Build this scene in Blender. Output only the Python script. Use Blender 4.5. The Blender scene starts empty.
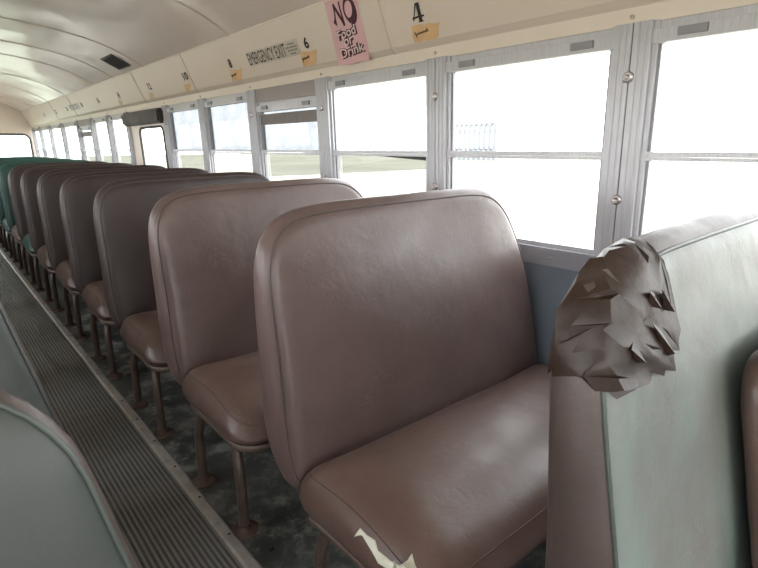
import bpy, bmesh, math, random
from mathutils import Vector, Matrix
from mathutils.bvhtree import BVHTree
random.seed(7)
SC = bpy.context.scene
COL = SC.collection

# ------------------------------------------------------------------ helpers
class MB:
    def __init__(s): s.v = []; s.f = []; s.smooth = []
    def add(s, vs, fs, smooth=False):
        o = len(s.v); s.v += [tuple(v) for v in vs]
        for f in fs: s.f.append(tuple(i + o for i in f)); s.smooth.append(smooth)
    def box(s, a, b, fn=None):
        (x0, y0, z0), (x1, y1, z1) = a, b
        vs = [(x0,y0,z0),(x1,y0,z0),(x1,y1,z0),(x0,y1,z0),(x0,y0,z1),(x1,y0,z1),(x1,y1,z1),(x0,y1,z1)]
        if fn: vs = [fn(*v) for v in vs]
        s.add(vs, [(0,3,2,1),(4,5,6,7),(0,1,5,4),(1,2,6,5),(2,3,7,6),(3,0,4,7)])
    def grid(s, rows, smooth=True, wrap=False):
        n = len(rows[0]); vs = [p for r in rows for p in r]; fs = []
        for i in range(len(rows) - 1):
            for j in range(n if wrap else n - 1):
                k = (j + 1) % n
                fs.append((i*n+j, i*n+k, (i+1)*n+k, (i+1)*n+j))
        s.add(vs, fs, smooth)
    def tube(s, pts, r, closed=False, n=8, caps=True):
        pts = [Vector(p) for p in pts]; N = len(pts); rows = []
        ref = None
        for i, p in enumerate(pts):
            a = pts[i-1] if (i > 0 or closed) else p
            b = pts[(i+1) % N] if (i < N-1 or closed) else p
            t = (b - a).normalized()
            if ref is None:
                ref = t.orthogonal().normalized()
            ref = (ref - t * ref.dot(t)).normalized()
            q = t.cross(ref)
            rr = r[i] if isinstance(r, (list, tuple)) else r
            rows.append([p + (ref*math.cos(2*math.pi*k/n) + q*math.sin(2*math.pi*k/n))*rr for k in range(n)])
        if closed: rows.append(rows[0])
        s.grid(rows, True, True)
        if caps and not closed:
            s.add(rows[0], [tuple(range(n))[::-1]]); s.add(rows[-1], [tuple(range(n))])
    def lathe(s, c, axis, prof, n=16):
        c = Vector(c); a = Vector(axis).normalized(); u = a.orthogonal().normalized(); w = a.cross(u)
        s.grid([[c + a*h + (u*math.cos(2*math.pi*k/n) + w*math.sin(2*math.pi*k/n))*r for k in range(n)] for r, h in prof], True, True)
    def build(s, name, mat, parent=None, bevel=0, weld=True, mods=None):
        me = bpy.data.meshes.new(name)
        me.from_pydata(s.v, [], s.f); me.polygons.foreach_set('use_smooth', s.smooth)
        bm = bmesh.new(); bm.from_mesh(me)
        if weld: bmesh.ops.remove_doubles(bm, verts=bm.verts, dist=1e-5)
        bmesh.ops.recalc_face_normals(bm, faces=bm.faces)
        if bevel:
            bmesh.ops.bevel(bm, geom=[e for e in bm.edges if e.is_manifold and e.calc_face_angle(0) > .5], offset=bevel, segments=2, affect='EDGES', clamp_overlap=True)
        bm.to_mesh(me); bm.free()
        me.materials.append(mat)
        o = bpy.data.objects.new(name, me); COL.objects.link(o)
        if parent: o.parent = parent
        return o

def tag(o, label=None, cat=None, group=None, kind=None):
    if label: o['label'] = label
    if cat: o['category'] = cat
    if group: o['group'] = group
    if kind: o['kind'] = kind
    return o
def empty(name, loc=(0,0,0), label=None, cat=None, group=None, kind=None):
    o = bpy.data.objects.new(name, None); COL.objects.link(o); o.location = loc
    o.empty_display_size = .1
    return tag(o, label, cat, group, kind)
def struct(mb, name, mat, parent=None, **k):
    o = mb.build(name, mat, parent, **k)
    if not parent: o['kind'] = 'structure'
    return o
def copy_tree(o, parent=None):
    c = o.copy(); COL.objects.link(c)
    if parent: c.parent = parent
    for ch in list(o.children): copy_tree(ch, c)
    return c
def lerp(a, b, t): return a + (b - a)*t
def interp(pts, x):
    if x <= pts[0][0]: return pts[0][1]
    for (a, b), (c, d) in zip(pts, pts[1:]):
        if x <= c: return b + (d - b)*(x - a)/(c - a)
    return pts[-1][1]

# ------------------------------------------------------------------ materials
def new_mat(name):
    m = bpy.data.materials.new(name); m.use_nodes = True
    nt = m.node_tree; b = nt.nodes['Principled BSDF']
    return m, nt, b
def N(nt, t, **kw):
    n = nt.nodes.new(t)
    for k, v in kw.items():
        if k.startswith('_'): setattr(n, k[1:], v)
        else: n.inputs[k.replace('0', ' ') if k not in n.inputs else k].default_value = v
    return n
def ramp(nt, fac, stops):
    r = nt.nodes.new('ShaderNodeValToRGB'); e = r.color_ramp.elements
    while len(e) < len(stops): e.new(.5)
    for el, (p, c) in zip(e, stops): el.position = p; el.color = (*c, 1) if len(c) == 3 else c
    nt.links.new(fac, r.inputs[0]); return r.outputs[0]
def coords(nt, scale=(1,1,1), rnd=False):
    tc = nt.nodes.new('ShaderNodeTexCoord'); mp = nt.nodes.new('ShaderNodeMapping')
    nt.links.new(tc.outputs['Object'], mp.inputs['Vector']); mp.inputs['Scale'].default_value = scale
    if rnd:
        oi = nt.nodes.new('ShaderNodeObjectInfo'); mu = nt.nodes.new('ShaderNodeMath'); mu.operation = 'MULTIPLY'
        mu.inputs[1].default_value = 37.; nt.links.new(oi.outputs['Random'], mu.inputs[0])
        nt.links.new(mu.outputs[0], mp.inputs['Location'])
    return mp.outputs[0]
def noise(nt, vec, scale, detail=4, rough=.55, dist=0):
    n = nt.nodes.new('ShaderNodeTexNoise'); n.inputs['Scale'].default_value = scale
    n.inputs['Detail'].default_value = detail; n.inputs['Roughness'].default_value = rough; n.inputs['Distortion'].default_value = dist
    nt.links.new(vec, n.inputs['Vector']); return n.outputs['Fac']
def bump(nt, b, h, strength, dist=.01, prev=None):
    bp = nt.nodes.new('ShaderNodeBump'); bp.inputs['Strength'].default_value = strength; bp.inputs['Distance'].default_value = dist
    nt.links.new(h, bp.inputs['Height'])
    if prev is not None: nt.links.new(prev, bp.inputs['Normal'])
    nt.links.new(bp.outputs[0], b.inputs['Normal']); return bp.outputs[0]
def mixc(nt, fac, a, b):
    m = nt.nodes.new('ShaderNodeMix'); m.data_type = 'RGBA'
    for sock, v in ((m.inputs[0], fac), (m.inputs[6], a), (m.inputs[7], b)):
        if isinstance(v, (int, float)): sock.default_value = v
        elif isinstance(v, tuple): sock.default_value = (*v, 1)
        else: nt.links.new(v, sock)
    return m.outputs[2]

def vinyl(name, c0, c1, c2=None, rough=.4, c2amt=(.45,.6), crease=.26):
    m, nt, b = new_mat(name)
    v = coords(nt, rnd=True)
    col = ramp(nt, noise(nt, v, 5, 5, .6), [(.3, c0), (.7, c1)])
    if c2:
        col = mixc(nt, ramp(nt, noise(nt, coords(nt, (1, 1, .45), True), 4.5, 6, .62, .3), [(c2amt[0], (0,0,0)), (c2amt[1], (1,1,1))]), col, c2)
    # light crease lines
    vw = nt.nodes.new('ShaderNodeTexVoronoi'); vw.feature = 'DISTANCE_TO_EDGE'; vw.inputs['Scale'].default_value = 58
    dn = nt.nodes.new('ShaderNodeTexNoise'); dn.inputs['Scale'].default_value = 14; dn.inputs['Detail'].default_value = 3
    nt.links.new(v, dn.inputs['Vector'])
    av = nt.nodes.new('ShaderNodeMix'); av.data_type = 'VECTOR'; av.inputs[0].default_value = .14
    nt.links.new(v, av.inputs[4]); nt.links.new(dn.outputs['Color'], av.inputs[5])
    mp = nt.nodes.new('ShaderNodeMapping'); mp.inputs['Scale'].default_value = (.62, 1, 1.25); mp.inputs['Rotation'].default_value = (0, .5, 0)
    nt.links.new(av.outputs[1], mp.inputs[0]); nt.links.new(mp.outputs[0], vw.inputs['Vector'])
    line = ramp(nt, vw.outputs['Distance'], [(0, (1,1,1)), (.045, (0,0,0))])
    msk = ramp(nt, noise(nt, v, 9, 3), [(.48, (0,0,0)), (.68, (1,1,1))])
    mm = nt.nodes.new('ShaderNodeMath'); mm.operation = 'MULTIPLY'
    nt.links.new(line, mm.inputs[0]); nt.links.new(msk, mm.inputs[1])
    mk = nt.nodes.new('ShaderNodeMath'); mk.operation = 'MULTIPLY'; mk.inputs[1].default_value = crease
    nt.links.new(mm.outputs[0], mk.inputs[0])
    lc = tuple(min(1, x*2.4 + .03) for x in c1)
    col = mixc(nt, mk.outputs[0], col, lc)
    nt.links.new(col, b.inputs['Base Color'])
    nt.links.new(ramp(nt, noise(nt, v, 8, 4), [(.3, (rough-.07,)*3), (.7, (rough+.1,)*3)]), b.inputs['Roughness'])
    b.inputs['Specular IOR Level'].default_value = .55
    p = bump(nt, b, noise(nt, v, 190, 2), .12, .002)
    p = bump(nt, b, noise(nt, coords(nt, (1, 1, 1), True), 26, 4, .6, .5), .17, .006, p)
    bump(nt, b, noise(nt, v, 7, 2, .5, .2), .16, .02, p)
    return m

def simple(name, col, rough=.5, metal=0, var=.12, scale=12, bmp=.1, spec=.5, stretch=(1,1,1)):
    m, nt, b = new_mat(name)
    v = coords(nt, stretch)
    nz = noise(nt, v, scale, 5, .6)
    nt.links.new(ramp(nt, nz, [(.25, tuple(c*(1-var) for c in col)), (.75, tuple(min(1, c*(1+var)) for c in col))]), b.inputs['Base Color'])
    b.inputs['Roughness'].default_value = rough; b.inputs['Metallic'].default_value = metal
    b.inputs['Specular IOR Level'].default_value = spec
    if bmp: bump(nt, b, noise(nt, v, scale*4, 3), bmp, .004)
    return m

BROWN0, BROWN1 = (.090, .059, .053), (.126, .087, .080)
M = {}
M['vinyl'] = vinyl('brown_vinyl', BROWN0, BROWN1, rough=.40)
M['cushion'] = vinyl('brown_cushion_vinyl', (.088,.052,.042), (.122,.078,.065), rough=.40)
M['old'] = vinyl('dark_brown_vinyl', (.029,.018,.016), (.041,.027,.025), rough=.47)  # base colour darkened for the weaker light on the far backs
M['oldcushion'] = vinyl('dark_cushion_vinyl', (.062,.036,.028), (.086,.053,.043), rough=.40)  # cushion copy with the dimness of the far rows in its colour
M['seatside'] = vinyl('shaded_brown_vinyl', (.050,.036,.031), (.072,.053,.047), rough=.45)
M['faded'] = vinyl('faded_vinyl', (.105,.092,.083), (.130,.128,.117), (.140,.180,.160), rough=.40, c2amt=(.34,.62), crease=.2)  # greenish mix puts window sheen into the base colour
M['greygreen'] = vinyl('grey_green_vinyl', (.028,.034,.030), (.038,.046,.040), (.045,.055,.050), rough=.46, crease=.08)  # grey-green tint partly stands in for window sheen
M['green'] = vinyl('green_vinyl', (.013,.055,.045), (.02,.075,.06), rough=.45, crease=.1)
def mk_tape():
    m, nt, b = new_mat('brown_tape'); v = coords(nt)
    nt.links.new(ramp(nt, noise(nt, v, 9, 5, .65), [(.3, (.017,.0095,.0062)), (.55, (.032,.019,.0135)), (.75, (.055,.041,.035))]), b.inputs['Base Color'])
    b.inputs['Roughness'].default_value = .40; b.inputs['Specular IOR Level'].default_value = .32
    bump(nt, b, noise(nt, v, 45, 3), .25, .004); return m
M['tape'] = mk_tape()
M['piping'] = simple('seam_piping', (.075,.055,.050), .45)
M['piping_green'] = simple('faded_piping', (.050,.062,.053), .4)
M['seamthread'] = simple('cushion_thread', (.080,.050,.041), .5)
M['foam'] = simple('cream_foam', (.62,.62,.52), .9, scale=40, bmp=.5)
M['leg'] = simple('painted_leg', (.085,.06,.048), .45, .2, .3, 25)
M['pan'] = simple('tan_pan', (.15,.105,.082), .5, .1, .2, 18)
M['rust'] = simple('rusty_plate', (.075,.046,.034), .8, 0, .5, 30, .5)
M['cream'] = simple('cream_paint', (.73,.635,.54), .42, 0, .03, 3, .0, .5)
M['cream_light'] = simple('cream_paint_lip', (.76,.675,.575), .42, 0, .03, 3, .0, .5)
M['seam'] = simple('panel_seam', (.58,.50,.41), .5, 0, .1, 3, 0)
M['black'] = simple('black_lettering', (.02,.018,.017), .6, bmp=0)
M['dimblack'] = simple('faded_lettering', (.22,.20,.18), .6, bmp=0)
M['orange_tape'] = simple('masking_tape', (.72,.47,.24), .6, 0, .12, 18, .1)
M['old_tape'] = simple('old_masking_tape', (.64,.49,.33), .6, 0, .1, 18, .1)
M['scribble'] = simple('pen_ink', (.10,.05,.03), .6, bmp=0)
M['pink'] = simple('pink_paper', (.74,.47,.49), .7, 0, .05, 8, .1, .3)
M['palepink'] = simple('pale_pink_ink', (.82,.66,.66), .7, bmp=0, spec=.2)
M['plum'] = simple('plum_ink', (.07,.02,.035), .6, bmp=0, spec=.3)
M['sticker'] = simple('sticker_film', (.60,.53,.46), .4, bmp=0)
M['dark'] = simple('dark_rubber', (.035,.033,.033), .6)
M['grille'] = simple('dark_grille', (.075,.07,.07), .5, 0, .4, 60)
M['pad'] = vinyl('dark_header_pad', (.022,.015,.013), (.034,.024,.02), rough=.55, crease=.1)
M['screw'] = simple('steel_screw', (.55,.53,.53), .28, .9, .1)
M['latch'] = simple('grey_latch', (.27,.27,.285), .5, .3, .1)
M['panelgrey'] = simple('grey_header_panel', (.30,.27,.26), .45, .15, .06, 6, 0)
M['shade'] = simple('sun_strip', (.20,.175,.165), .6, 0, .15, 30, 0)
M['bluegrey'] = simple('blue_grey_panel', (.19,.225,.275), .45, .1, .1, 5, .03)
M['sillm'] = simple('sill_metal', (.38,.39,.43), .38, .4, .08, 6, .02)
M['runnertrim'] = simple('aluminium_strip', (.42,.40,.38), .42, .5, .25, 20, .2)

def mk_alu():
    m, nt, b = new_mat('brushed_aluminium')
    v = coords(nt, (60, 60, 1.5))
    nz = noise(nt, v, 6, 3)
    nt.links.new(ramp(nt, nz, [(.3, (.44,.445,.47)), (.7, (.56,.565,.595))]), b.inputs['Base Color'])
    b.inputs['Metallic'].default_value = .25; b.inputs['Roughness'].default_value = .38
    bump(nt, b, nz, .15, .002)
    return m
M['alu'] = mk_alu()

def mk_ceiling():
    m, nt, b = new_mat('glossy_cream_ceiling')
    v = coords(nt)
    nt.links.new(ramp(nt, noise(nt, v, 1.5, 3), [(.3, (.735,.625,.545)), (.7, (.785,.675,.59))]), b.inputs['Base Color'])
    b.inputs['Roughness'].default_value = .20; b.inputs['Specular IOR Level'].default_value = .5
    bump(nt, b, noise(nt, coords(nt, (1.3, .7, 1)), 1.6, 1.5, .4, .6), .55, .06)
    return m
M['ceiling'] = mk_ceiling()

def mk_floor():
    m, nt, b = new_mat('grimy_floor')
    v = coords(nt)
    a = noise(nt, v, 7.5, 10, .74, .1)
    col = ramp(nt, a, [(.42, (.012,.016,.015)), (.48, (.034,.040,.037)), (.53, (.10,.104,.096)), (.60, (.23,.225,.205))])
    col = mixc(nt, ramp(nt, noise(nt, v, 2.2, 3), [(.45, (0,0,0)), (.6, (.45,.45,.45))]), col, (.060,.059,.055))
    nt.links.new(col, b.inputs['Base Color'])
    nt.links.new(ramp(nt, a, [(.3, (.22,)*3), (.65, (.75,)*3)]), b.inputs['Roughness'])
    bump(nt, b, a, .4, .01)
    return m
M['floor'] = mk_floor()

def mk_mat():
    m, nt, b = new_mat('ribbed_rubber')
    v = coords(nt)
    a = noise(nt, coords(nt, (1.2, 3, 1)), 2.4, 6, .65, .3)
    base = ramp(nt, a, [(.3, (.030,.032,.031)), (.7, (.10,.097,.09))])
    # worn lighter ridge tops
    sx = nt.nodes.new('ShaderNodeSeparateXYZ'); nt.links.new(v, sx.inputs[0])
    top = ramp(nt, sx.outputs[2], [(0, (0,0,0)), (1, (1,1,1))])
    mr = nt.nodes.new('ShaderNodeMapRange'); mr.inputs[1].default_value = .0055; mr.inputs[2].default_value = .0095
    nt.links.new(sx.outputs[2], mr.inputs[0])
    mm = nt.nodes.new('ShaderNodeMath'); mm.operation = 'MULTIPLY'; mm.inputs[1].default_value = .85
    nt.links.new(mr.outputs[0], mm.inputs[0])
    col = mixc(nt, mm.outputs[0], base, (.215,.215,.21))
    nt.links.new(col, b.inputs['Base Color']); b.inputs['Roughness'].default_value = .5
    bump(nt, b, noise(nt, v, 60, 3), .2, .003)
    return m
M['runner'] = mk_mat()

def mk_glass(name, tint, var=0., gl=.5):
    m, nt, b = new_mat(name); nt.nodes.remove(b)
    out = nt.nodes['Material Output']
    tr = nt.nodes.new('ShaderNodeBsdfTransparent'); g = nt.nodes.new('ShaderNodeBsdfGlossy'); mx = nt.nodes.new('ShaderNodeMixShader')
    g.inputs['Roughness'].default_value = .03
    fr = nt.nodes.new('ShaderNodeFresnel'); fr.inputs['IOR'].default_value = 1.45
    k = nt.nodes.new('ShaderNodeMath'); k.operation = 'MULTIPLY'; k.inputs[1].default_value = gl
    nt.links.new(fr.outputs[0], k.inputs[0]); nt.links.new(k.outputs[0], mx.inputs[0])
    if var:
        nz = noise(nt, coords(nt), 9, 8, .7)
        nt.links.new(ramp(nt, nz, [(.3, tuple(t*(1-var) for t in tint)), (.7, tuple(min(1, t*(1+var)) for t in tint))]), tr.inputs[0])
    else: tr.inputs[0].default_value = (*tint, 1)
    nt.links.new(tr.outputs[0], mx.inputs[1]); nt.links.new(g.outputs[0], mx.inputs[2]); nt.links.new(mx.outputs[0], out.inputs[0])
    return m
M['glass'] = mk_glass('clear_glass', (.93,.95,.95))
M['dusty'] = mk_glass('dusty_glass', (.098,.107,.114), .30)
M['rearglass'] = mk_glass('green_tint_glass', (.62,.72,.70))

def mk_ground():
    m, nt, b = new_mat('pale_dry_ground')
    nz = noise(nt, coords(nt), .35, 8, .75)
    nt.links.new(ramp(nt, nz, [(.33, (.10,.105,.06)), (.43, (.40,.38,.30)), (.7, (.56,.52,.46))]), b.inputs['Base Color'])
    b.inputs['Roughness'].default_value = 1; b.inputs['Specular IOR Level'].default_value = 0
    return m
M['ground'] = mk_ground()

# ------------------------------------------------------------------ the bus cross-section
XC = .30                                    # centre line of the bus
def WX(z): return 1.4778 - .03134*(z - 1.2) # inner face of the right wall
Y0, Y1 = -2.6, 10.6
UP = [(WX(1.387), 1.387), (1.464, 1.427), (1.446, 1.447), (1.424, 1.497), (1.358, 1.655)]   # cream panel over the windows
ARCH = [(1.358,1.655), (1.30,1.690), (1.239,1.722), (1.16,1.757), (1.084,1.783), (.99,1.809), (.904,1.828), (.733,1.855), (.523,1.876), (.30,1.884)]
ARCHF = ARCH + [(2*XC - x, z) for x, z in ARCH[-2::-1]]
def arch_z(x): return interp(sorted(ARCHF), x)

def lin(pts, y0, y1, off=0):
    mb = MB(); mb.grid([[(x, y, z) for x, z in pts] for y in (y0, y1)], True); return mb

# floor
mb = MB(); mb.box((2*XC-1.53, Y0, -.06), (1.53, Y1, 0)); struct(mb, 'floor', M['floor'])
# ceiling
rows = []
ys = [Y0 + i*(Y1-Y0)/40 for i in range(41)]
for y in ys: rows.append([(x, y, z) for x, z in ARCHF])
mb = MB(); mb.grid(rows, True); struct(mb, 'ceiling', M['ceiling'])
tn = 1
JOINTS = [-1.3, .25, 1.45, 2.82, 4.27, 5.10, 5.76, 7.05, 8.14, 9.40]
for y in JOINTS:                            # lapped ceiling joints
    mb = MB(); r = []
    for x, z in ARCHF:
        n = Vector((XC - x, 0, .9 - z)).normalized()
        r.append([(x + n.x*o, yy, z + n.z*o) for o, yy in ((.0, y-.012), (.0045, y-.006), (.0045, y+.003), (0, y+.008))])
    mb.grid(r, False)
    struct(mb, 'trim_%d' % tn, M['seam']); tn += 1
# crease cove between ceiling and side panel
mb = MB(); mb.tube([(1.3575, Y0, 1.6545), (1.3575, Y1, 1.6545)], .0045); struct(mb, 'trim_%d' % tn, M['cream_light']); tn += 1

# ---- right wall
def wl(y, z, d): return (WX(z) + d, y, z)   # wall space: along, up, outward
# lower panel
mb = MB()
mb.box((0, Y0, 0), (.03, Y1, .712), lambda d, y, z: wl(y, z, d))
struct(mb, 'wall_right', M['bluegrey'])
mb = MB()
mb.box((-.012, Y0, .708), (.04, Y1, .764), lambda d, y, z: wl(y, z, d))
mb.box((-.018, Y0, .752), (.05, Y1, .766), lambda d, y, z: wl(y, z, d))
sill = struct(mb, 'trim_%d' % tn, M['sillm']); tn += 1
mb = MB(); y = -1.0
while y < 4.3:
    mb.lathe(wl(y, .733, -.012), (-1, 0, 0), [(.0055, 0), (.005, .002), (.0001, .003)], 8); y += .1185
mb.build('rivets', M['sillm'], sill)
# cream panel over the windows, lapped sheets
SH = [-2.6, .25, 1.62, 3.545, 4.60, 7.05, 8.14, 10.6]
mbp = MB(); mbp.grid([[(x, y, z) for x, z in UP[1:]] for y in (Y0, Y1)], False)
upper = struct(mbp, 'wall_right_upper', M['cream'])
mb = MB()
for y in SH[1:-1]:
    r = [[(x - .003*k, y + o, z - .001*k) for x, z in UP[1:]] for o, k in ((-.006, 0), (-.004, 1), (.004, 1), (.006, 0))]
    mb.grid(r, False)
mb.build('lap_joint', M['seam'], upper)
mbp = MB(); mbp.grid([[(x, y, z) for x, z in [(UP[0][0]+.05, 1.387)] + UP[:2]] for y in (Y0, Y1)], False)
lip = struct(mbp, 'trim_%d' % tn, M['cream_light']); tn += 1

# posts and windows
POSTS = [-2.14, -1.43, -.72, -.02, .697, 1.401, 2.125, 2.825, 3.530, 4.225, 5.215, 5.869, 6.542, 7.215, 8.151, 9.024, 9.848, 10.50]
def post(y, k):
    mb = MB(); w = .048 if y < 5 else .045
    f = lambda d, yy, z: wl(yy, z, d)
    for s in (-1, 1):
        a, b = sorted((y + s*.0014, y + s*w))
        mb.box((-.016, a, .764), (.03, b, 1.389), f)
        for q in (.35, .72):                # fluted face
            c = y + s*w*q
            mb.box((-.0185, c-.0035, .766), (-.016, c+.0035, 1.388), f)
        a, b = sorted((y + s*w, y + s*(w+.012)))
        mb.box((-.004, a, .764), (.03, b, 1.389), f)
    o = struct(mb, 'trim_%d' % (100+k), M['alu'], bevel=.0012)
    mb = MB(); mb.box((-.008, y-.0016, .766), (-.006, y+.0016, 1.387), f); mb.build('groove', M['dark'], o)
    for z in (.935, 1.257):
        mb = MB(); c = Vector(wl(y, z, -.017))
        mb.lathe(c, (-1, 0, 0), [(.0145, 0), (.0145, .003), (.011, .0065), (.006, .008), (.0058, .005), (.0001, .005)], 16)
        mb.build('screw', M['screw'], o)
    mb = MB(); mb.lathe((UP[0][0]-.006, y+.01, 1.405), (-1, 0, 0), [(.006, -.004), (.006, .002), (.0001, .004)], 10)
    mb.build('cap_screw', M['seam'], o)
for k, y in enumerate(POSTS): post(y, k)

def latch(root, y, z, d=-.013):
    f = lambda dd, yy, zz: wl(yy, zz, dd)
    mb = MB(); mb.box((d-.004, y-.036, z-.011), (d+.004, y+.036, z+.011), f); mb.box((d-.007, y-.036, z-.011), (d+.001, y-.029, z+.011), f)
    mb.box((d-.007, y+.022, z-.011), (d+.001, y+.036, z+.011), f)
    mb.build('latch', M['latch'], root)
wn = 1
def window(ya, yb, drop=0, glass_u='glass', glass_l='glass', ajar=False, latches=True):
    global wn
    f = lambda d, y, z: wl(y, z, d)
    root = empty('window_%d' % wn, (WX(.77), (ya+yb)/2, .77), kind='structure'); wn += 1
    inv = Matrix.Translation(-root.location)
    def part(mb, name, mat, bevel=0):
        o = mb.build(name, mat, root, bevel); o.data.transform(inv); return o
    a, b = ya + .058, yb - .058
    zt = 1.387 - drop
    if drop:
        mb = MB(); mb.box((-.006, a-.012, zt-.003), (.01, b+.012, 1.388), f); part(mb, 'header_panel', M['panelgrey'])
    mb = MB(); mb.box((.004, a-.012, zt-.018), (.03, b+.012, zt), f); mb.box((-.010, a-.012, zt-.054), (.022, b+.012, zt-.020), f)
    part(mb, 'header_rail', M['alu'], .001)
    if latches:
        mb2 = MB()
        for yy in (b-.085, a+.085):
            z = zt-.034
            mb2.box((-.0145, yy-.034, z-.010), (-.008, yy+.034, z+.010), f)
            mb2.box((-.0175, yy-.034, z-.010), (-.012, yy-.020, z+.010), f)
        part(mb2, 'latch', M['latch'], .001)
    mb = MB(); mb.box((-.006, a-.012, 1.043), (.024, b+.012, 1.052), f); mb.box((-.003, a-.012, 1.053), (.024, b+.012, 1.066), f)
    part(mb, 'mid_rail', M['alu'], .001)
    if ajar:
        mb = MB(); mb.box((.008, a, 1.030), (.02, (a+b)/2, 1.043), lambda d, y, z: wl(y, z if z > 1.04 else 1.043 - .015*(1-(y-a)/((b-a)/2)), d)); part(mb, 'gasket', M['dark'])  # dark wedge stands in for the shadowed gap under the mid rail
    mb = MB(); mb.box((-.002, a-.012, .764), (.022, b+.012, .780), f); part(mb, 'bottom_rail', M['alu'], .001)
    for s, yy in ((-1, a), (1, b)):
        mb = MB(); mb.box((.006, yy-.010, .77), (.022, yy+.010, zt-.02), f); part(mb, 'side_channel', M['latch'])
    zu = zt - .054
    mb = MB(); mb.add([wl(y, z, .014) for y, z in ((a,1.06),(b,1.06),(b,zu+.01),(a,zu+.01))], [(0,1,2,3)]); part(mb, 'upper_pane', M[glass_u])
    mb = MB(); mb.add([wl(y, z, .018) for y, z in ((a,.775),(b,.775),(b,1.05),(a,1.05))], [(0,1,2,3)]); part(mb, 'lower_pane', M[glass_l])
    if drop:
        mb = MB(); mb.box((.007, a+.012, zt-.122), (.010, b-.004, zt-.066), f); part(mb, 'sun_strip', M['shade'])
    return root
for k in range(len(POSTS)-1):
    if k == 9: continue                     # emergency door bay
    window(POSTS[k], POSTS[k+1], drop=.065 if k in (6, 12) else 0,
           glass_u='dusty' if k in (6, 7, 8) else 'glass', ajar=(k == 5), latches=k > 2)

# emergency door bay
yd0, yd1 = POSTS[9] + .057, POSTS[10] - .057
def rrect(cx, cz, w, h, r, n=6):
    pts = []
    for sx, sz, a0 in ((1,1,0), (-1,1,90), (-1,-1,180), (1,-1,270)):
        for i in range(n+1):
            a = math.radians(a0 + 90*i/n)
            pts.append((cx + sx*(w/2-r) + r*math.cos(a), cz + sz*(h/2-r) + r*math.sin(a)))
    return pts
def panel_with_hole(mb, outer, inner, fn, depth):
    """outer rectangle (u0,v0,u1,v1) with a rounded hole; fn(u,v,d)->xyz"""
    n = len(inner); cx = sum(p[0] for p in inner)/n; cz = sum(p[1] for p in inner)/n
    u0, v0, u1, v1 = outer; out = []
    for u, v in inner:
        du, dv = u-cx, v-cz; t = 1e9
        if du > 1e-9: t = min(t, (u1-cx)/du)
        if du < -1e-9: t = min(t, (u0-cx)/du)
        if dv > 1e-9: t = min(t, (v1-cz)/dv)
        if dv < -1e-9: t = min(t, (v0-cz)/dv)
        out.append((cx+du*t, cz+dv*t))
    # corner fix: snap nearest outline point to each corner
    for c in ((u0,v0),(u1,v0),(u1,v1),(u0,v1)):
        i = min(range(n), key=lambda i: (out[i][0]-c[0])**2 + (out[i][1]-c[1])**2); out[i] = c
    A = [fn(u, v, 0) for u, v in out]; B = [fn(u, v, 0) for u, v in inner]
    A2 = [fn(u, v, depth) for u, v in out]; B2 = [fn(u, v, depth) for u, v in inner]
    mb.grid([A, B, B2, A2, A], False, True)
door = empty('door_1', (WX(0), (yd0+yd1)/2, 0), kind='structure')
dinv = Matrix.Translation(-door.location)
hole = rrect((4.335+4.925)/2, 1.005, .59, .47, .055)
mb = MB(); panel_with_hole(mb, (yd0, .02, yd1, 1.386), hole, lambda u, v, d: wl(u, v, d), .03)
mb.build('door_panel', M['cream'], door).data.transform(dinv)
mb = MB(); mb.tube([wl(u, v, -.001) for u, v in hole], .010, True); mb.build('gasket', M['dark'], door).data.transform(dinv)
mb = MB(); mb.add([wl(u, v, .012) for u, v in hole], [tuple(range(len(hole)))]); mb.build('pane', M['glass'], door).data.transform(dinv)
pad = MB(); pad.box((-.060, yd0-.03, 1.262), (-.001, yd1+.05, 1.372), lambda d, y, z: wl(y, z, d))
o = pad.build('header_pad', M['pad'], bevel=.015)
tag(o, 'dark brown padded bar above the rounded side door window', 'pad')

# ---- left wall (mirror), openings only
def ll(y, z, d): return (2*XC - WX(z) - d, y, z)
f = lambda d, y, z: ll(y, z, d)
mb = MB(); mb.box((0, Y0, 0), (.03, Y1, .77), f); struct(mb, 'wall_left', M['bluegrey'])
mb = MB(); mb.grid([[(2*XC - x, y, z) for x, z in [(UP[0][0]+.05, 1.387)] + UP] for y in (Y0, Y1)], False)
struct(mb, 'wall_left_upper', M['cream'])
for k, y in enumerate(POSTS):
    mb = MB(); mb.box((-.016, y-.055, .764), (.03, y+.055, 1.389), f); struct(mb, 'trim_%d' % (300+k), M['alu'], bevel=.002)
for z0, z1, d in ((1.043, 1.066, -.005), (1.333, 1.387, -.010), (.764, .780, -.005)):
    mb = MB(); mb.box((d, Y0, z0), (.02, Y1, z1), f); struct(mb, 'trim_%d' % int(400+z0*10), M['alu'])

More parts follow.
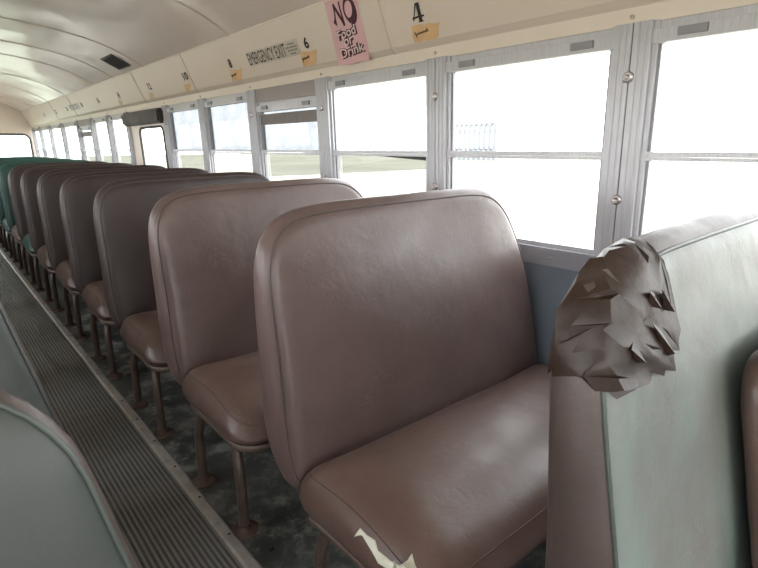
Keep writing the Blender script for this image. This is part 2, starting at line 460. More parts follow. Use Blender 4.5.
# ---- rear wall with its wide rear window
def end_wall(name, y, hole, thick, mat):
    mb = MB(); n = len(hole); cx = sum(p[0] for p in hole)/n; cz = sum(p[1] for p in hole)/n
    bound = [(1.52, 0), (1.49, .77), (WX(1.387)+.01, 1.387)] + UP[1:] + ARCHF[1:] + [(2*XC-x, z) for x, z in UP[::-1][1:]] + [(2*XC-1.52, 0)]
    def hit(dx, dz):
        best = None
        for (ax, az), (bx, bz) in zip(bound, bound[1:] + bound[:1]):
            ex, ez = bx-ax, bz-az; den = dx*ez - dz*ex
            if abs(den) < 1e-9: continue
            t = ((ax-cx)*ez - (az-cz)*ex)/den; u = ((ax-cx)*dz - (az-cz)*dx)/den
            if t > 0 and -1e-6 <= u <= 1+1e-6: best = t if best is None else min(best, t)
        return best
    # dense set of directions through hole points and bound corners
    def ang(p): return math.atan2(p[1]-cz, p[0]-cx)
    angs = sorted(set([round(ang(p), 5) for p in hole] + [round(ang(p), 5) for p in bound]))
    def hole_hit(a):
        dx, dz = math.cos(a), math.sin(a); best = None
        for (ax, az), (bx, bz) in zip(hole, hole[1:] + hole[:1]):
            ex, ez = bx-ax, bz-az; den = dx*ez - dz*ex
            if abs(den) < 1e-12: continue
            t = ((ax-cx)*ez - (az-cz)*ex)/den; u = ((ax-cx)*dz - (az-cz)*dx)/den
            if t > 0 and -1e-6 <= u <= 1+1e-6: best = t if best is None else max(best, t)
        return best
    A, B = [], []
    for a in angs:
        t, h = hit(math.cos(a), math.sin(a)), hole_hit(a)
        if t is None or h is None: continue
        A.append((cx+math.cos(a)*t, cz+math.sin(a)*t)); B.append((cx+math.cos(a)*h, cz+math.sin(a)*h))
    mb.grid([[(x, y, z) for x, z in A], [(x, y, z) for x, z in B], [(x, y+thick, z) for x, z in B], [(x, y+thick, z) for x, z in A]], False, True)
    return struct(mb, name, mat)
rh = rrect(.30, 1.015, 2.25, .555, .10)
rw = end_wall('wall_rear', Y1, rh, .04, M['cream'])
win = empty('window_%d' % wn, (.30, Y1+.02, .74), kind='structure'); wn += 1
winv = Matrix.Translation(-win.location)
mb = MB(); mb.tube([(x, Y1-.002, z) for x, z in rh], .016, True); mb.build('gasket', M['dark'], win).data.transform(winv)
mb = MB(); mb.add([(x, Y1+.02, z) for x, z in rh], [tuple(range(len(rh)))]); mb.build('pane', M['rearglass'], win).data.transform(winv)
# front bulkhead behind the camera with its windscreen opening
fh = rrect(.30, 1.10, 2.15, .95, .10)
end_wall('wall_front', Y0, fh, -.04, M['cream'])

# aisle runner and its metal edge strips
mb = MB(); xa, xb = .132, .468; nr = 23; pr = (xb-xa)/nr; sec = [(xa, 0)]
for i in range(nr):
    x = xa + i*pr
    sec += [(x+.0008, .0055), (x+pr*.36, .0055), (x+pr*.48, .010), (x+pr*.85, .010), (x+pr*.97, .0055)]
sec += [(xb, .0055), (xb, 0)]
mb.grid([[(x, y, z) for x, z in sec] for y in (Y0+.3, Y1-.5)], False)
tag(mb.build('aisle_runner', M['runner']), 'long grey ribbed rubber runner laid along the aisle floor', 'mat')
for sx, nm in ((.486, 'right'), (.116, 'left')):
    mb = MB(); mb.grid([[(sx-.021, y, 0), (sx-.019, y, .010), (sx-.012, y, .013), (sx+.012, y, .012), (sx+.020, y, .004), (sx+.021, y, 0)] for y in (Y0+.3, Y1-.5)], False)
    st = struct(mb, 'trim_%d' % (200 + (nm == 'left')), M['runnertrim'])
    mb = MB(); y = .6
    while y < 6:
        mb.lathe((sx+.003, y, .012), (0, 0, 1), [(.0045, 0), (.004, .002), (.0001, .0025)], 8); y += .215
    mb.build('rivets', M['dark'], st)

# ------------------------------------------------------------------ seats
XS = .497
def catmull(pts, n=8):
    out = []; L = len(pts)
    for i in range(L):
        p0, p1, p2, p3 = (Vector(pts[(i+j) % L]) for j in (-1, 0, 1, 2))
        for k in range(n):
            t = k/n
            out.append(.5*((2*p1) + (p2-p0)*t + (2*p0-5*p1+4*p2-p3)*t*t + (3*p1-p0-3*p2+p3)*t**3))
    return out
def resample(pts, n):
    P = [Vector(p) for p in pts]; P.append(P[0]); L = [0]
    for a, b in zip(P, P[1:]): L.append(L[-1] + (b-a).length)
    out = []; j = 0
    for i in range(n):
        s = L[-1]*i/n
        while L[j+1] < s: j += 1
        out.append(P[j].lerp(P[j+1], (s-L[j])/max(1e-9, L[j+1]-L[j])))
    return out
# outline of a right-hand back, (x from the aisle edge, height)
OUT_R = [(.022,.335),(.004,.39),(0,.50),(0,.64),(0,.76),(.006,.845),(.030,.905),(.078,.940),(.165,.956),(.30,.961),(.45,.963),(.60,.965),(.68,.963),(.742,.950),(.800,.912),(.848,.845),(.888,.76),(.917,.66),(.936,.54),(.945,.42),(.935,.35),(.87,.332),(.60,.330),(.30,.322),(.075,.318)]
OUT_R0 = OUT_R
OUT_R = [(x + .026*max(0, min(1, (x-.55)/.2)), z) for x, z in OUT_R0]
OUT_L = [(x - .945, z) for x, z in OUT_R0[:12]] + [(-.25,.954),(-.19,.939),(-.15,.917),(-.1185,.892),(-.1,.873),(-.0825,.845),(-.070,.812),(-.054,.737),(-.036,.655),(-.010,.525),(0,.42),(-.01,.35)] + [(x - .945, z) for x, z in OUT_R0[20:]]
T8 = math.tan(math.radians(8))
def yf(z): return T8*(z - .9)
def yr(z):
    r = .072 + .02*(.8 - z)
    if z < .50: r -= .085*((.50 - z)/.16)**2
    return max(r, yf(z) + .035)
NB = 120
def yf_l(z): return .16*(z - .88)
def yr_l(z):
    r = yf_l(z) + .045 + .08*(.94 - z)
    if z < .50: r -= .085*((.50 - z)/.16)**2
    return max(r, yf_l(z) + .035)
class Back:
    def __init__(s, outline, side):
        s.yf, s.yr = (yf, yr) if side > 0 else (yf_l, yr_l)
        s.ring = resample(catmull(outline, 8), NB)
        xs = [p.x for p in s.ring]; s.m0, s.m1, s.mz = min(xs)+.29, max(xs)-.29, .64
    def inset(s, p, d):
        m = Vector((min(max(p.x, s.m0), s.m1), s.mz)); v = m - p
        return p + v.normalized()*min(d, v.length)
    def pt(s, p, d, w, off=0):
        q = s.inset(p, d); z = q.y
        return Vector((q.x, lerp(s.yf(z), s.yr(z), w) + off, z))
    def rows(s, prof): return [[s.pt(p, *pr) for p in s.ring] for pr in prof]
P_SEAM = (.017, .13, 0)
P_FRONT = [P_SEAM, (.026, .05, 0), (.038, .012, 0), (.06, 0, -.001), (.10, 0, -.005), (.16, 0, -.010), (.22, 0, -.0132), (.27, 0, -.0145)]
P_BOX = [P_SEAM, (.008, .20, 0), (.002, .31, 0), (-.002, .45, 0), (-.002, .60, 0), (.003, .74, 0), (.012, .86, 0), (.026, .95, 0), (.05, 1, 0), (.12, 1, .004), (.27, 1, .006)]
L_SEAM = (.006, .22, 0)
P_FRONT_L = [L_SEAM, (.010, .16, 0), (.017, .10, 0)] + P_FRONT[1:]
P_BOX_L = [L_SEAM] + P_BOX[2:]
# cushion
def cushion_outline(side):
    x0, x1, ya, yb = .014, .940, -.490, -.066
    pts = []
    for (cx, cy, r, a0) in ((x0+.06, yb-.03, .03, 90), (x0+.085, ya+.085, .085, 180), (x1-.06, ya+.06, .06, 270), (x1-.03, yb-.03, .03, 0)):
        for i in range(7):
            a = math.radians(a0 + 90*i/6)
            x = cx + r*math.cos(a) if a0 not in (90,) else x0+.03 + r*math.cos(a)
            pts.append(Vector((x*side, cy + r*math.sin(a))))
    return resample(pts, 110)
class Cush:
    def __init__(s, side): s.ring = cushion_outline(side); s.side = side
    def pt(s, p, d, z, fr):
        a, b = sorted((.18*s.side, .72*s.side)); m = Vector((min(max(p.x, a), b), -.262)); v = m - p
        q = p + v.normalized()*min(d, v.length)
        zz = z - fr*(.046*max(0, min(1, (-.20 - q.y)/.28))**1.9)
        return Vector((q.x, q.y, zz))
    def rows(s, prof): return [[s.pt(p, *pr) for p in s.ring] for pr in prof]
C_SEAM = (.022, .391, 1)
C_TOP = [C_SEAM, (.036, .402, 1), (.055, .411, 1), (.085, .419, 1), (.13, .425, 1), (.175, .427, 1)]
C_SIDE = [C_SEAM, (.011, .380, 1), (.002, .365, .9), (-.005, .345, .6), (-.005, .325, .3), (.003, .305, .1), (.016, .292, 0), (.035, .286, 0), (.175, .285, 0)]

def cap(mb, row): mb.add(row, [tuple(range(len(row)))], True)
def make_seat(name, side):
    root = empty(name)
    bk = Back(OUT_R if side > 0 else OUT_L, side)
    PB, PF = (P_BOX, P_FRONT) if side > 0 else (P_BOX_L, P_FRONT_L)
    mb = MB(); mb.grid(bk.rows(PB), True, True); cap(mb, bk.rows(PB)[-1]); body = mb.build('backrest', M['vinyl'], root)
    mb = MB(); mb.grid(bk.rows(PF), True, True); cap(mb, bk.rows(PF)[-1]); mb.build('front_panel', M['vinyl'], body)
    mb = MB(); mb.tube([bk.pt(p, PF[0][0]-.0015, PF[0][1]+.005) for p in bk.ring], .0028, True, 6); mb.build('piping', M['piping'], body)
    cu = Cush(side)
    mb = MB(); mb.grid(cu.rows(C_TOP), True, True); mb.grid(cu.rows(C_SIDE), True, True); cap(mb, cu.rows(C_TOP)[-1]); cap(mb, cu.rows(C_SIDE)[-1])
    cb = mb.build('seat_cushion', M['cushion'], root)
    mb = MB(); mb.tube([cu.pt(p, .0215, .391, 1) for p in cu.ring], .0013, True, 6); mb.build('seam', M['seamthread'], cb)
    # metal pan under the cushion
    mb = MB(); rg = [cu.pt(p, .016, .29, 0) for p in cu.ring]
    mb.grid([[(p.x, p.y, z) for p in rg] for z in (.270, .289)], True, True)
    mb.add([(p.x, p.y, .270) for p in rg], [tuple(range(len(rg)))]); mb.add([(p.x, p.y, .289) for p in rg], [tuple(range(len(rg)))])
    mb.build('seat_pan', M['pan'], root)
    xl = .040*side
    for y, lean in ((-.414, .035), (-.114, -.02)):
        mb = MB(); pts = [(xl+.012*side, y+lean, .278), (xl+.010*side, y+lean*.9, .255), (xl+.005*side, y+lean*.5, .225), (xl, y+lean*.12, .19), (xl, y, .13), (xl, y, .006)]
        mb.tube(catmull_open(pts, 5), .0150, False, 12)
        leg = mb.build('leg', M['leg'], root)
        mb = MB(); mb.lathe((xl, y, 0), (0, 0, 1), [(.040, 0), (.040, .004), (.028, .007), (.018, .010), (.0155, .022)], 16)
        mb.build('foot_plate', M['rust'], leg)
    return root, bk, cu
def catmull_open(pts, n):
    P = [Vector(p) for p in pts]; P = [2*P[0]-P[1]] + P + [2*P[-1]-P[-2]]; out = []
    for i in range(1, len(P)-2):
        p0, p1, p2, p3 = P[i-1:i+3]
        for k in range(n):
            t = k/n; out.append(.5*((2*p1) + (p2-p0)*t + (2*p0-5*p1+4*p2-p3)*t*t + (3*p1-p0-3*p2+p3)*t**3))
    out.append(P[-2]); return out
def child(root, *names):
    o = root
    for n in names: o = next(c for c in o.children if c.name.split('.')[0] == n)
    return o
def recolor(o, mat):
    o.data = o.data.copy(); o.data.materials[0] = mat

protoR, bkR, cuR = make_seat('bus_seat', 1)
RIGHT = [
 'nearest bus seat on the right, worn greenish back with crumpled brown tape on its corner',
 'big brown bus seat with white foam showing through a torn cushion',
 'brown bus seat right behind the seat with the torn cushion',
 'fourth brown bus seat from the near end of the right row',
 'fifth brown bus seat from the near end of the right row',
 'sixth brown bus seat from the near end of the right row',
 'seventh brown bus seat, just in front of the seat with the green cushion',
 'brown backed bus seat with a green cushion far down the right row',
 'green backed bus seat with a brown cushion far down the right row',
 'green bus seat just behind the green backed one with the brown cushion',
 'green bus seat third from the rear window in the right row',
 'green bus seat second from the rear window in the right row',
 'rearmost green bus seat under the wide rear window',
]
seats = []
for k, lab in enumerate(RIGHT):
    s = protoR if k == 0 else copy_tree(protoR)
    s.location = (XS, .24 if k == 0 else .960 + .70*(k-1), 0)
    s.rotation_euler = (0, 0, 0)
    seats.append(tag(s, lab, 'bus seat', 'bus seats along the right wall'))
protoL, bkL, cuL = make_seat('bus_seat', -1)
LEFT = ['grey green bus seat at the bottom left corner, nearest on the left of the aisle',
        'second grey green bus seat on the left, behind the nearest left seat',
        'brown bus seat of the left row hidden behind the two grey green ones']
lefts = []
for k, lab in enumerate(LEFT + [LEFT[2]]*9):
    s = protoL if k == 0 else copy_tree(protoL)
    s.location = (.135, .47 + .70*k, 0)
    lefts.append(tag(s, lab, 'bus seat', 'bus seats on the left of the aisle'))
seats[0].scale.z = 1.016
# individual upholstery, with some shade and sheen put into the colours
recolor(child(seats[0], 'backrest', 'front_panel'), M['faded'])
recolor(child(seats[0], 'backrest'), M['seatside'])  # darker sides stand in for someone at the camera blocking light
child(seats[0], 'backrest', 'front_panel')['label'] = 'worn greenish grey front panel'
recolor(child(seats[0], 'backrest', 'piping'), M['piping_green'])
for s in lefts[:2]:
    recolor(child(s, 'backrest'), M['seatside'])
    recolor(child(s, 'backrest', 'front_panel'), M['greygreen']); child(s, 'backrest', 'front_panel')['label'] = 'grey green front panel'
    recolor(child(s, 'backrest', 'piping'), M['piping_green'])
def greenback(s):
    for n in ((), ('front_panel',), ('piping',)): recolor(child(s, 'backrest', *n), M['green'])
    child(s, 'backrest')['label'] = 'green backrest'
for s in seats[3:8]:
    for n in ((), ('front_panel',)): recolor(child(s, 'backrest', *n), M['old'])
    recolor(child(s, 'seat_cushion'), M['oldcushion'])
recolor(child(seats[7], 'seat_cushion'), M['green']); child(seats[7], 'seat_cushion')['label'] = 'green cushion'
for s in seats[8:]: greenback(s)
for s in seats[9:]: recolor(child(s, 'seat_cushion'), M['green'])

# crumpled tape on the aisle top corner of the nearest seat
def tape_patch():
    prof = [(.016, .90, 0), (.012, .86, 0), (.003, .74, 0), (-.002, .60, 0), (-.002, .45, 0), (.002, .31, 0), (.008, .20, 0), P_SEAM, (.026, .05, 0), (.038, .012, 0), (.06, 0, -.001), (.085, 0, -.004), (.11, 0, -.006), (.14, 0, -.008), (.17, 0, -.0105)]
    P = resample(bkR.ring, 720); rnd = random.Random(4)
    i0 = next(i for i, p in enumerate(P) if p.y > .826 and p.x < .1)
    i1 = next(i for i, p in enumerate(P) if p.x > .150 and p.y > .9)
    im = (i0 + i1)//2
    pp = [bkR.pt(P[im], *q) for q in prof]; L = [0]
    for x, y in zip(pp, pp[1:]): L.append(L[-1] + (y-x).length)
    def base(u, l):                          # u along the outline, l metres across the profile
        f = min(max(i0 + u*(i1-i0), 1), len(P)-3); i = int(f); p = P[i].lerp(P[i+1], f-i)
        l = min(max(l, 0), L[-1]); j = max(k for k in range(len(L)-1) if L[k] <= l + 1e-9)
        t = (l-L[j])/max(1e-9, L[j+1]-L[j]); q = tuple(lerp(x, y, t) for x, y in zip(prof[j], prof[j+1]))
        return bkR.pt(p, *q)
    ls = L[7]                                # seam position
    def lim(u): return ls + interp([(0,.012),(.08,.034),(.18,.070),(.27,.072),(.33,.108),(.42,.112),(.50,.138),(.57,.108),(.66,.122),(.76,.100),(.84,.098),(.92,.050),(1,.008)], u)
    NU, NV = 15, 9; V = []
    for r in range(NV+1):
        for c in range(NU+1):
            u = c/NU; v = r/NV
            if 0 < c < NU: u += rnd.uniform(-.45, .45)/NU
            if 0 < r < NV: v += rnd.uniform(-.45, .45)/NV
            if c == 0: u += rnd.uniform(-.025, .02)
            l = v*lim(min(max(u, 0), 1)); e = 2e-3
            a = base(u, l); tu = base(u+.01, l) - base(u-.01, l); tv = base(u, l+e) - base(u, l-e)
            nn = tu.cross(tv).normalized()
            if nn.dot(a - Vector((.45, .04, .64))) < 0: nn = -nn
            edge = r in (0,) or c in (0, NU)
            h = .0030 if edge else .0050 + rnd.choice((0, 0, 0, .001, .002, .0042))*rnd.uniform(.6, 1)
            V.append(a + nn*h)
    F = []
    for r in range(NV):
        for c in range(NU):
            a, b, d, e = r*(NU+1)+c, r*(NU+1)+c+1, (r+1)*(NU+1)+c+1, (r+1)*(NU+1)+c
            F += [(a, b, d), (a, d, e)] if rnd.random() < .5 else [(a, b, e), (b, d, e)]
    mb = MB(); mb.add(V, F, False)
    # a few folded flaps standing off the face
    for u, l, w in ((.50, .105, .030), (.74, .060, .026), (.62, .040, .024), (.25, .045, .022)):
        a, b, c = base(u, ls+l), base(u+.09, ls+l*.72), base(u+.02, ls+l*.45); o = Vector((0, -.012, 0)); k = Vector((0, -.006, 0))
        mb.add([a+k*.8, b+k, c+o, (a+b)/2 + o*1.4 + Vector((.004, 0, -.010))], [(0, 1, 2), (0, 3, 2), (1, 3, 2)])
    o = mb.build('tape_patch', M['tape'], seats[0], weld=True)
    bm = bmesh.new(); bm.from_mesh(o.data)
    for fc in bm.faces: fc.smooth = True
    for e in bm.edges: e.smooth = not (e.is_manifold and e.calc_face_angle(0) > math.radians(30))
    bm.to_mesh(o.data); bm.free()
    o['label'] = 'crumpled dark brown tape over the torn corner'
tape_patch()
# the nearest back leans a touch more than the others
_b = child(seats[0], 'backrest')
for o in [_b, child(seats[0], 'tape_patch')] + list(_b.children):
    for v in o.data.vertices: v.co.y += .07*min(0, v.co.z - .88)

# foam showing through the torn cushion of the second seat
def foam_tear():
    cb = child(seats[1], 'seat_cushion'); bm = bmesh.new(); bm.from_mesh(cb.data); bvh = BVHTree.FromBMesh(bm)
    W = [(.5110,.6800),(.5215,.6745),(.5214,.6515),(.524,.6329),(.5183,.6176),(.5203,.5867),(.5243,.5646),(.5366,.5571),(.5469,.5576),(.5412,.544),(.5377,.5231),(.533,.5042),(.4949,.5203),(.4978,.5458),(.5071,.5612),(.5129,.5837),(.5103,.6081),(.5134,.6318),(.5175,.6640)]
    loc = seats[1].location
    m2 = bmesh.new(); vs = [m2.verts.new((x-loc.x, y-loc.y, .5)) for x, y in W]; m2.faces.new(vs)
    bmesh.ops.triangulate(m2, faces=m2.faces)
    bmesh.ops.subdivide_edges(m2, edges=m2.edges, cuts=3, use_grid_fill=True)
    for v in m2.verts:
        h = bvh.ray_cast(Vector((v.co.x, v.co.y, .6)), Vector((0, 0, -1)))
        edge = v.is_boundary
        v.co.z = (h[0].z if h[0] else .39) + (.0012 if edge else .004)
    me = bpy.data.meshes.new('foam'); m2.to_mesh(me); m2.free(); bm.free()
    for p in me.polygons: p.use_smooth = True
    me.materials.append(M['foam'])
    o = bpy.data.objects.new('foam_tear', me); COL.objects.link(o); o.parent = cb
    o['label'] = 'white foam in the torn cushion'
foam_tear()

# loose cushion standing upright on the nearest seat, at the right edge
mb = MB()
def lc():
    ring = [Vector((x, z)) for x, z in rrect(.30, .19, .52, .38, .06, 6)]
    def pt(p, d, y):
        m = Vector((min(max(p.x, .22), .38), .19)); v = m-p; q = p + v.normalized()*min(d, v.length); return (q.x, y, q.y)
    prof = [(.2, .024), (.08, .023), (.03, .021), (.008, .015), (0, .006), (0, -.006), (.008, -.015), (.03, -.021), (.08, -.023), (.2, -.024)]
    mb.grid([[pt(p, d, y) for p in ring] for d, y in prof], True, True)
    return [pt(p, .003, -.012) for p in ring]
rg = lc()
LC = mb.build('loose_cushion', M['oldcushion'])
tag(LC, 'brown vinyl cushion edge standing upright at the right border, leaning on the nearest seat', 'cushion')
mb = MB(); mb.tube(rg, .003, True, 6); mb.build('piping', M['piping'], LC)
LC.location = (.742, .094, .436); LC.rotation_euler = (math.radians(-11.7), 0, 0)

# ------------------------------------------------------------------ writing over the windows
# arc-length map up the cream panel: s=0 at the panel's lower bend
PANEL = UP[2:] + ARCH[1:]
def on_panel(y, s, off=.002):
    for (ax, az), (bx, bz) in zip(PANEL, PANEL[1:]):
        L = math.hypot(bx-ax, bz-az)
        if s <= L or (bx, bz) == PANEL[-1]:
            t = s/L; tx, tz = (bx-ax)/L, (bz-az)/L
            return (ax + (bx-ax)*t - tz*off, y, az + (bz-az)*t + tx*off)   # normal points to the room (-x)
        s -= L
def s_of_z(z):
    s = 0
    for (ax, az), (bx, bz) in zip(PANEL, PANEL[1:]):
        L = math.hypot(bx-ax, bz-az)
        if z <= bz: return s + L*(z-az)/(bz-az)
        s += L
    return s
def text_tris(body, thick=0., shear=0.):
    cu = bpy.data.curves.new('t', 'FONT'); cu.body = body; cu.size = 1; cu.offset = thick; cu.shear = shear; cu.resolution_u = 4
    ob = bpy.data.objects.new('t', cu); COL.objects.link(ob)
    dg = bpy.context.evaluated_depsgraph_get(); me = bpy.data.meshes.new_from_object(ob.evaluated_get(dg))
    vs = [v.co.copy() for v in me.vertices]; fs = [tuple(p.vertices) for p in me.polygons]
    bpy.data.objects.remove(ob); bpy.data.meshes.remove(me)
    x0, x1 = min(v.x for v in vs), max(v.x for v in vs); y0, y1 = min(v.y for v in vs), max(v.y for v in vs)
    return [((v.x-x0)/(x1-x0), (v.y-y0)/(y1-y0)) for v in vs], fs
def put_text(mb, body, yl, yr_, s0, s1, off=.002, thick=0., shear=0., mapf=on_panel, rise=0):
    """yl = left end (large y), yr_ = right end; s0..s1 height along the panel"""
    vs, fs = text_tris(body, thick, shear)
    mb.add([mapf(lerp(yl, yr_, u), lerp(s0, s1, v) + rise*u, off) for u, v in vs], fs)
def patch(mb, corners, off=.0015, n=6, rag=0, mapf=on_panel, seed=1):
    rnd = random.Random(seed); (a, b, c, d) = corners; rows = []
    for i in range(n+1):
        r = []
        for j in range(n+1):
            u, v = j/n, i/n
            y = lerp(lerp(a[0], b[0], u), lerp(d[0], c[0], u), v); s = lerp(lerp(a[1], b[1], u), lerp(d[1], c[1], u), v)
            if (i in (0, n) or j in (0, n)) and rag: y += rnd.uniform(-rag, rag); s += rnd.uniform(-rag, rag)
            r.append(mapf(y, s, off))
        rows.append(r)
    mb.grid(rows, False)
def world_origin(o):
    """move origin of a mesh object to its bounds centre"""
    c = sum((v.co for v in o.data.vertices), Vector())/len(o.data.vertices)
    o.data.transform(Matrix.Translation(-c))
    o.location = c
    for ch in o.children: ch.data.transform(Matrix.Translation(-c))
    return o

# numeral four drawn as a heavy slab figure
def numeral_four():
    mb = MB(); y0, s0, w, h = 1.470, s_of_z(1.506), .054, .064
    def P(pts): mb.add([on_panel(y0 - u*w, s0 + v*h, .002) for u, v in pts], [tuple(range(len(pts)))])
    P([(.50,.02),(.80,.02),(.80,.98),(.50,.98)]); P([(.44,0),(.88,0),(.88,.06),(.44,.06)])
    P([(0,.20),(.50,.24),(.50,.34),(0,.30)]); P([(.80,.24),(1.02,.24),(1.02,.34),(.80,.34)])
    P([(0,.20),(.12,.26),(.56,.98),(.44,.98)]); P([(-.04,.14),(.10,.14),(.10,.32),(-.04,.32)])
    return mb.build('row_number', M['black'])
tag(world_origin(numeral_four()), 'black number 4 on the cream panel above the windows', 'number', 'row numbers above the windows')
NUM = [('6', 2.175, 2.140, 1.513, 1.558), ('8', 2.958, 2.920, 1.514, 1.558), ('10', 3.652, 3.572, 1.510, 1.556), ('12', 4.380, 4.310, 1.508, 1.553),
       ('14', 5.215, 5.155, 1.505, 1.550), ('16', 5.92, 5.86, 1.505, 1.550), ('18', 6.63, 6.56, 1.505, 1.550), ('20', 7.40, 7.32, 1.505, 1.550), ('22', 8.09, 8.01, 1.505, 1.550), ('24', 8.92, 8.84, 1.505, 1.550)]
for t, a, b, z0, z1 in NUM:
    mb = MB(); put_text(mb, t, a, b, s_of_z(z0), s_of_z(z1), .002, .035)
    tag(world_origin(mb.build('row_number', M['black'])), 'black number %s on the cream panel above the windows' % t, 'number', 'row numbers above the windows')
TAPE = [('4', [(1.494,1.448),(1.376,1.449),(1.352,1.493),(1.490,1.499)], 'orange_tape'), ('6', [(2.245,1.449),(2.135,1.448),(2.098,1.500),(2.222,1.506)], 'orange_tape'),
        ('8', [(2.996,1.450),(2.885,1.446),(2.836,1.498),(2.962,1.505)], 'orange_tape'), ('10', [(3.715,1.446),(3.650,1.443),(3.580,1.488),(3.705,1.490)], 'orange_tape'),
        ('12', [(4.46,1.446),(4.36,1.445),(4.33,1.486),(4.43,1.490)], 'old_tape'), ('14', [(5.30,1.448),(5.20,1.447),(5.18,1.482),(5.28,1.486)], 'old_tape')]
for i, (t, c, m) in enumerate(TAPE):
    mb = MB(); patch(mb, [(y, s_of_z(z)) for y, z in c], .0015, 8, .004, seed=i+3)
    o = mb.build('masking_tape', M[m])
    if i < 3:
        ya, yb = c[0][0], c[1][0]; zc = sum(p[1] for p in c)/4; pts = []; rnd = random.Random(i)
        for k in range(22):
            u = k/21; amp = .013*(1-u*.3) if k in (1, 2, 20, 19) else .0045
            pts.append(on_panel(lerp(ya-.012, yb+.022, u*.8+.02), s_of_z(zc) + amp*math.sin(k*2.3) + .006*u, .003))
        s = MB(); s.tube(pts, .0013, False, 5); s.build('handwriting', M['scribble'], o)
    tag(world_origin(o), '%s tape scrap stuck under the number %s' % ('orange masking' if m == 'orange_tape' else 'faded masking', t), 'tape', 'tape scraps under the row numbers')

# emergency exit stickers
def exit_sticker(ya, yb, z0, z1, rise, label):
    s0, s1 = s_of_z(z0), s_of_z(z1); L = yb - ya
    mb = MB(); patch(mb, [(ya+.01, s0-.006), (yb-.012, s0-.006), (yb-.012, s1+.006), (ya+.01, s1+.006)], .001, 2); o = mb.build('exit_sticker', M['sticker'])
    mb = MB(); put_text(mb, 'EMERGENCY EXIT', ya, lerp(ya, yb, .78), s0, s1, .0022, .0); mb.build('lettering', M['black'], o)
    mb = MB(); y2 = lerp(ya, yb, .785); h = s1 - s0; rnd = random.Random(5)
    for r, (u0, u1) in enumerate(((.25, .80), (.0, 1.0), (.12, .95), (.30, .75))):
        s_ = s1 - h*(.10 + .24*r); u = u0
        while u < u1:
            w = rnd.uniform(.06, .13)
            a, b = lerp(y2, yb, u), lerp(y2, yb, min(u+w, u1))
            mb.add([on_panel(a, s_-h*.13, .0022), on_panel(b, s_-h*.13, .0022), on_panel(b, s_, .0022), on_panel(a, s_, .0022)], [(0,1,2,3)]); u += w + .035
    mb.build('fine_print', M['dimblack'], o)
    tag(world_origin(o), label, 'sticker')
exit_sticker(2.722, 2.232, 1.503, 1.557, 0, 'EMERGENCY EXIT sticker in black capitals between the numbers 8 and 6')
exit_sticker(7.20, 6.72, 1.500, 1.553, 0, 'far EMERGENCY EXIT sticker between the numbers 20 and 18')

# pink poster
def poster():
    yl0, yr0, yl1, yr1 = 1.972, 1.757, 1.930, 1.728      # bottom and top edges
    sb, st_ = s_of_z(1.410) if False else -.026, .285
    def pm(u, v, off):
        y = lerp(lerp(yl0, yr0, u), lerp(yl1, yr1, u), v); s = lerp(sb, st_, v)
        o = off + .0016 + .001*math.sin(v*9+u*2) + .001*math.exp(-((v-.63)/.05)**2)
        x, yy, z = on_panel(y, max(s, 0.0), o)
        if s < 0: x, z = x - .0, z + s
        return (x, yy, z)
    mb = MB(); mb.grid([[pm(u/12, v/28 + (.008*math.sin(u*.9) if v == 0 else 0), 0) for u in range(13)] for v in range(29)], True)
    o = mb.build('paper_poster', M['pink'])
    def tx(body, u0, u1, v0, v1, off, thick, mat, name, sh=0, tilt=0):
        vs, fs = text_tris(body, thick, sh); m = MB()
        m.add([pm(lerp(u0, u1, u), lerp(v0, v1, v) + tilt*u, off) for u, v in vs], fs); return m.build(name, M[mat], o)
    # hand brushed NO
    m = MB()
    def stroke(pts, w):
        P = [Vector((p[0], .470 + (p[1]-.70)*1.1)) for p in pts]; r0, r1 = [], []
        for i, p in enumerate(P):
            t = (P[min(i+1, len(P)-1)] - P[max(i-1, 0)]).normalized(); nrm = Vector((-t.y, t.x)); ww = w[i] if isinstance(w, list) else w
            r0.append(pm(*(p + nrm*ww), .0012)); r1.append(pm(*(p - nrm*ww), .0012))
        m.grid([r0, r1], False)
    stroke([(.20,.735),(.24,.80),(.27,.87),(.28,.95)], [.055,.022,.022,.03])
    stroke([(.27,.95),(.36,.85),(.43,.77),(.47,.70)], [.025,.03,.03,.02])
    stroke([(.47,.70),(.47,.80),(.46,.88),(.46,.96)], [.03,.022,.022,.022])
    el = [(.72 + .155*math.cos(a), .845 + .115*math.sin(a)) for a in [math.radians(x) for x in range(-100, 261, 15)]]
    stroke(el, [.022 + .042*max(0, math.cos(math.radians(x+35))) for x in range(-100, 261, 15)])
    m.build('brushed_lettering', M['plum'], o)
    for body, u0, u1, v0, v1, ti in (('Food', .18, .76, .315, .425, .035), ('or', .34, .62, .225, .31, .02), ('Drink', .15, .90, .085, .20, .045)):
        for du, dv, of in ((.036, -.014, .0010), (.020, -.008, .0013), (-.010, .006, .0014)):
            tx(body, u0+du, u1+du, v0+dv, v1+dv, of, .07, 'plum', 'letter_shadow', 0, ti)
        tx(body, u0, u1, v0, v1, .0022, .012, 'palepink', 'lettering', 0, ti)
    tag(world_origin(o), 'pink paper poster reading NO Food or Drink hung over the window panel', 'poster')
poster()

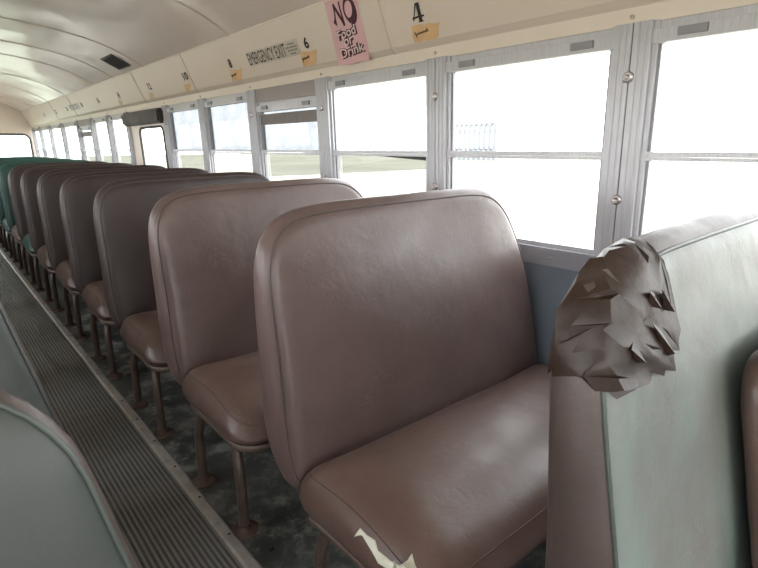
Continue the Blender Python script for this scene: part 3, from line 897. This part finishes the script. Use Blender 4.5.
# speaker grille on the ceiling
def grille():
    mb = MB()
    def P(x, y, o): return (x, y, arch_z(x) - o)
    def bx(x0, x1, y0, y1, o0, o1):
        c = [(x0,y0),(x1,y0),(x1,y1),(x0,y1)]
        mb.add([P(x, y, o0) for x, y in c] + [P(x, y, o1) for x, y in c], [(0,1,2,3),(4,5,6,7),(0,1,5,4),(1,2,6,5),(2,3,7,6),(3,0,4,7)])
    X0, X1, Ya, Yb = 1.185, 1.315, 4.42, 4.72
    bx(X0, X1, Ya, Yb, 0, .006)
    o = mb.build('speaker_grille', M['grille'])
    mb2 = MB(); mb = mb2
    for i in range(9):
        y = Ya + .02 + i*.0305
        vs = [P(X0+.012, y, .006), P(X1-.012, y, .006), P(X1-.012, y+.012, .006), P(X0+.012, y+.012, .006)]
        vs += [(x, yy, z-.004) for x, yy, z in vs]
        mb2.add(vs, [(0,1,2,3),(4,5,6,7),(0,1,5,4),(1,2,6,5),(2,3,7,6),(3,0,4,7)])
    mb2.build('slats', M['dark'], o)
    tag(world_origin(o), 'dark rectangular speaker grille set in the cream ceiling', 'grille')
grille()

# ------------------------------------------------------------------ outside
mb = MB(); mb.add([(-150,-150,-1.0),(150,-150,-1.0),(150,150,-1.0),(-150,150,-1.0)], [(0,1,2,3)]); struct(mb, 'ground', M['ground'])
M['field'] = simple('pale_grass', (.170,.166,.132), 1, 0, .18, .08, 0, 0)
mb = MB(); mb.add([(18,34,-.985),(148,34,-.985),(148,148,-.985),(18,148,-.985)], [(0,1,2,3)]); struct(mb, 'ground_field', M['field'])
M['fence'] = simple('pale_fence', (.138,.147,.160), .9, bmp=0)
mb = MB(); y = 46.
while y < 54.5:
    mb.box((60.0, y, -1), (60.2, y+.5, 4.6)); y += .9
mb.box((60.2, 46, .2), (60.3, 54.5, .7)); mb.box((60.2, 46, 3.6), (60.3, 54.5, 4.1))
tag(mb.build('picket_fence', M['fence']), 'pale blue grey fence faintly seen through the window under the number 4', 'fence')

# ------------------------------------------------------------------ light, camera
w = bpy.data.worlds.new('World'); SC.world = w; w.use_nodes = True
nt = w.node_tree; bg = nt.nodes['Background']
tc = nt.nodes.new('ShaderNodeTexCoord'); sx = nt.nodes.new('ShaderNodeSeparateXYZ')
nt.links.new(tc.outputs['Generated'], sx.inputs[0])
nt.links.new(ramp(nt, sx.outputs[2], [(0, (1,1,1)), (.35, (.98,.99,1.0)), (1, (.88,.94,1.0))]), bg.inputs['Color'])
bg.inputs['Strength'].default_value = 5.5

cam = bpy.data.cameras.new('Camera'); co = bpy.data.objects.new('Camera', cam); COL.objects.link(co)
cam.sensor_width = 36; cam.lens = 36*523.0/758; cam.clip_start = .02; cam.clip_end = 500
Fv = Vector((.62541391, .73724258, -.25559894)); Rv = Vector((.76171817, -.64788967, -.00494019)); Uv = Vector((.16924203, .19160469, .96677028))
co.matrix_world = Matrix(((Rv.x, Uv.x, -Fv.x, 0), (Rv.y, Uv.y, -Fv.y, 0), (Rv.z, Uv.z, -Fv.z, 1.08528), (0,0,0,1)))
SC.camera = co
SC.view_settings.view_transform = 'Standard'
SC.view_settings.exposure = 0.78
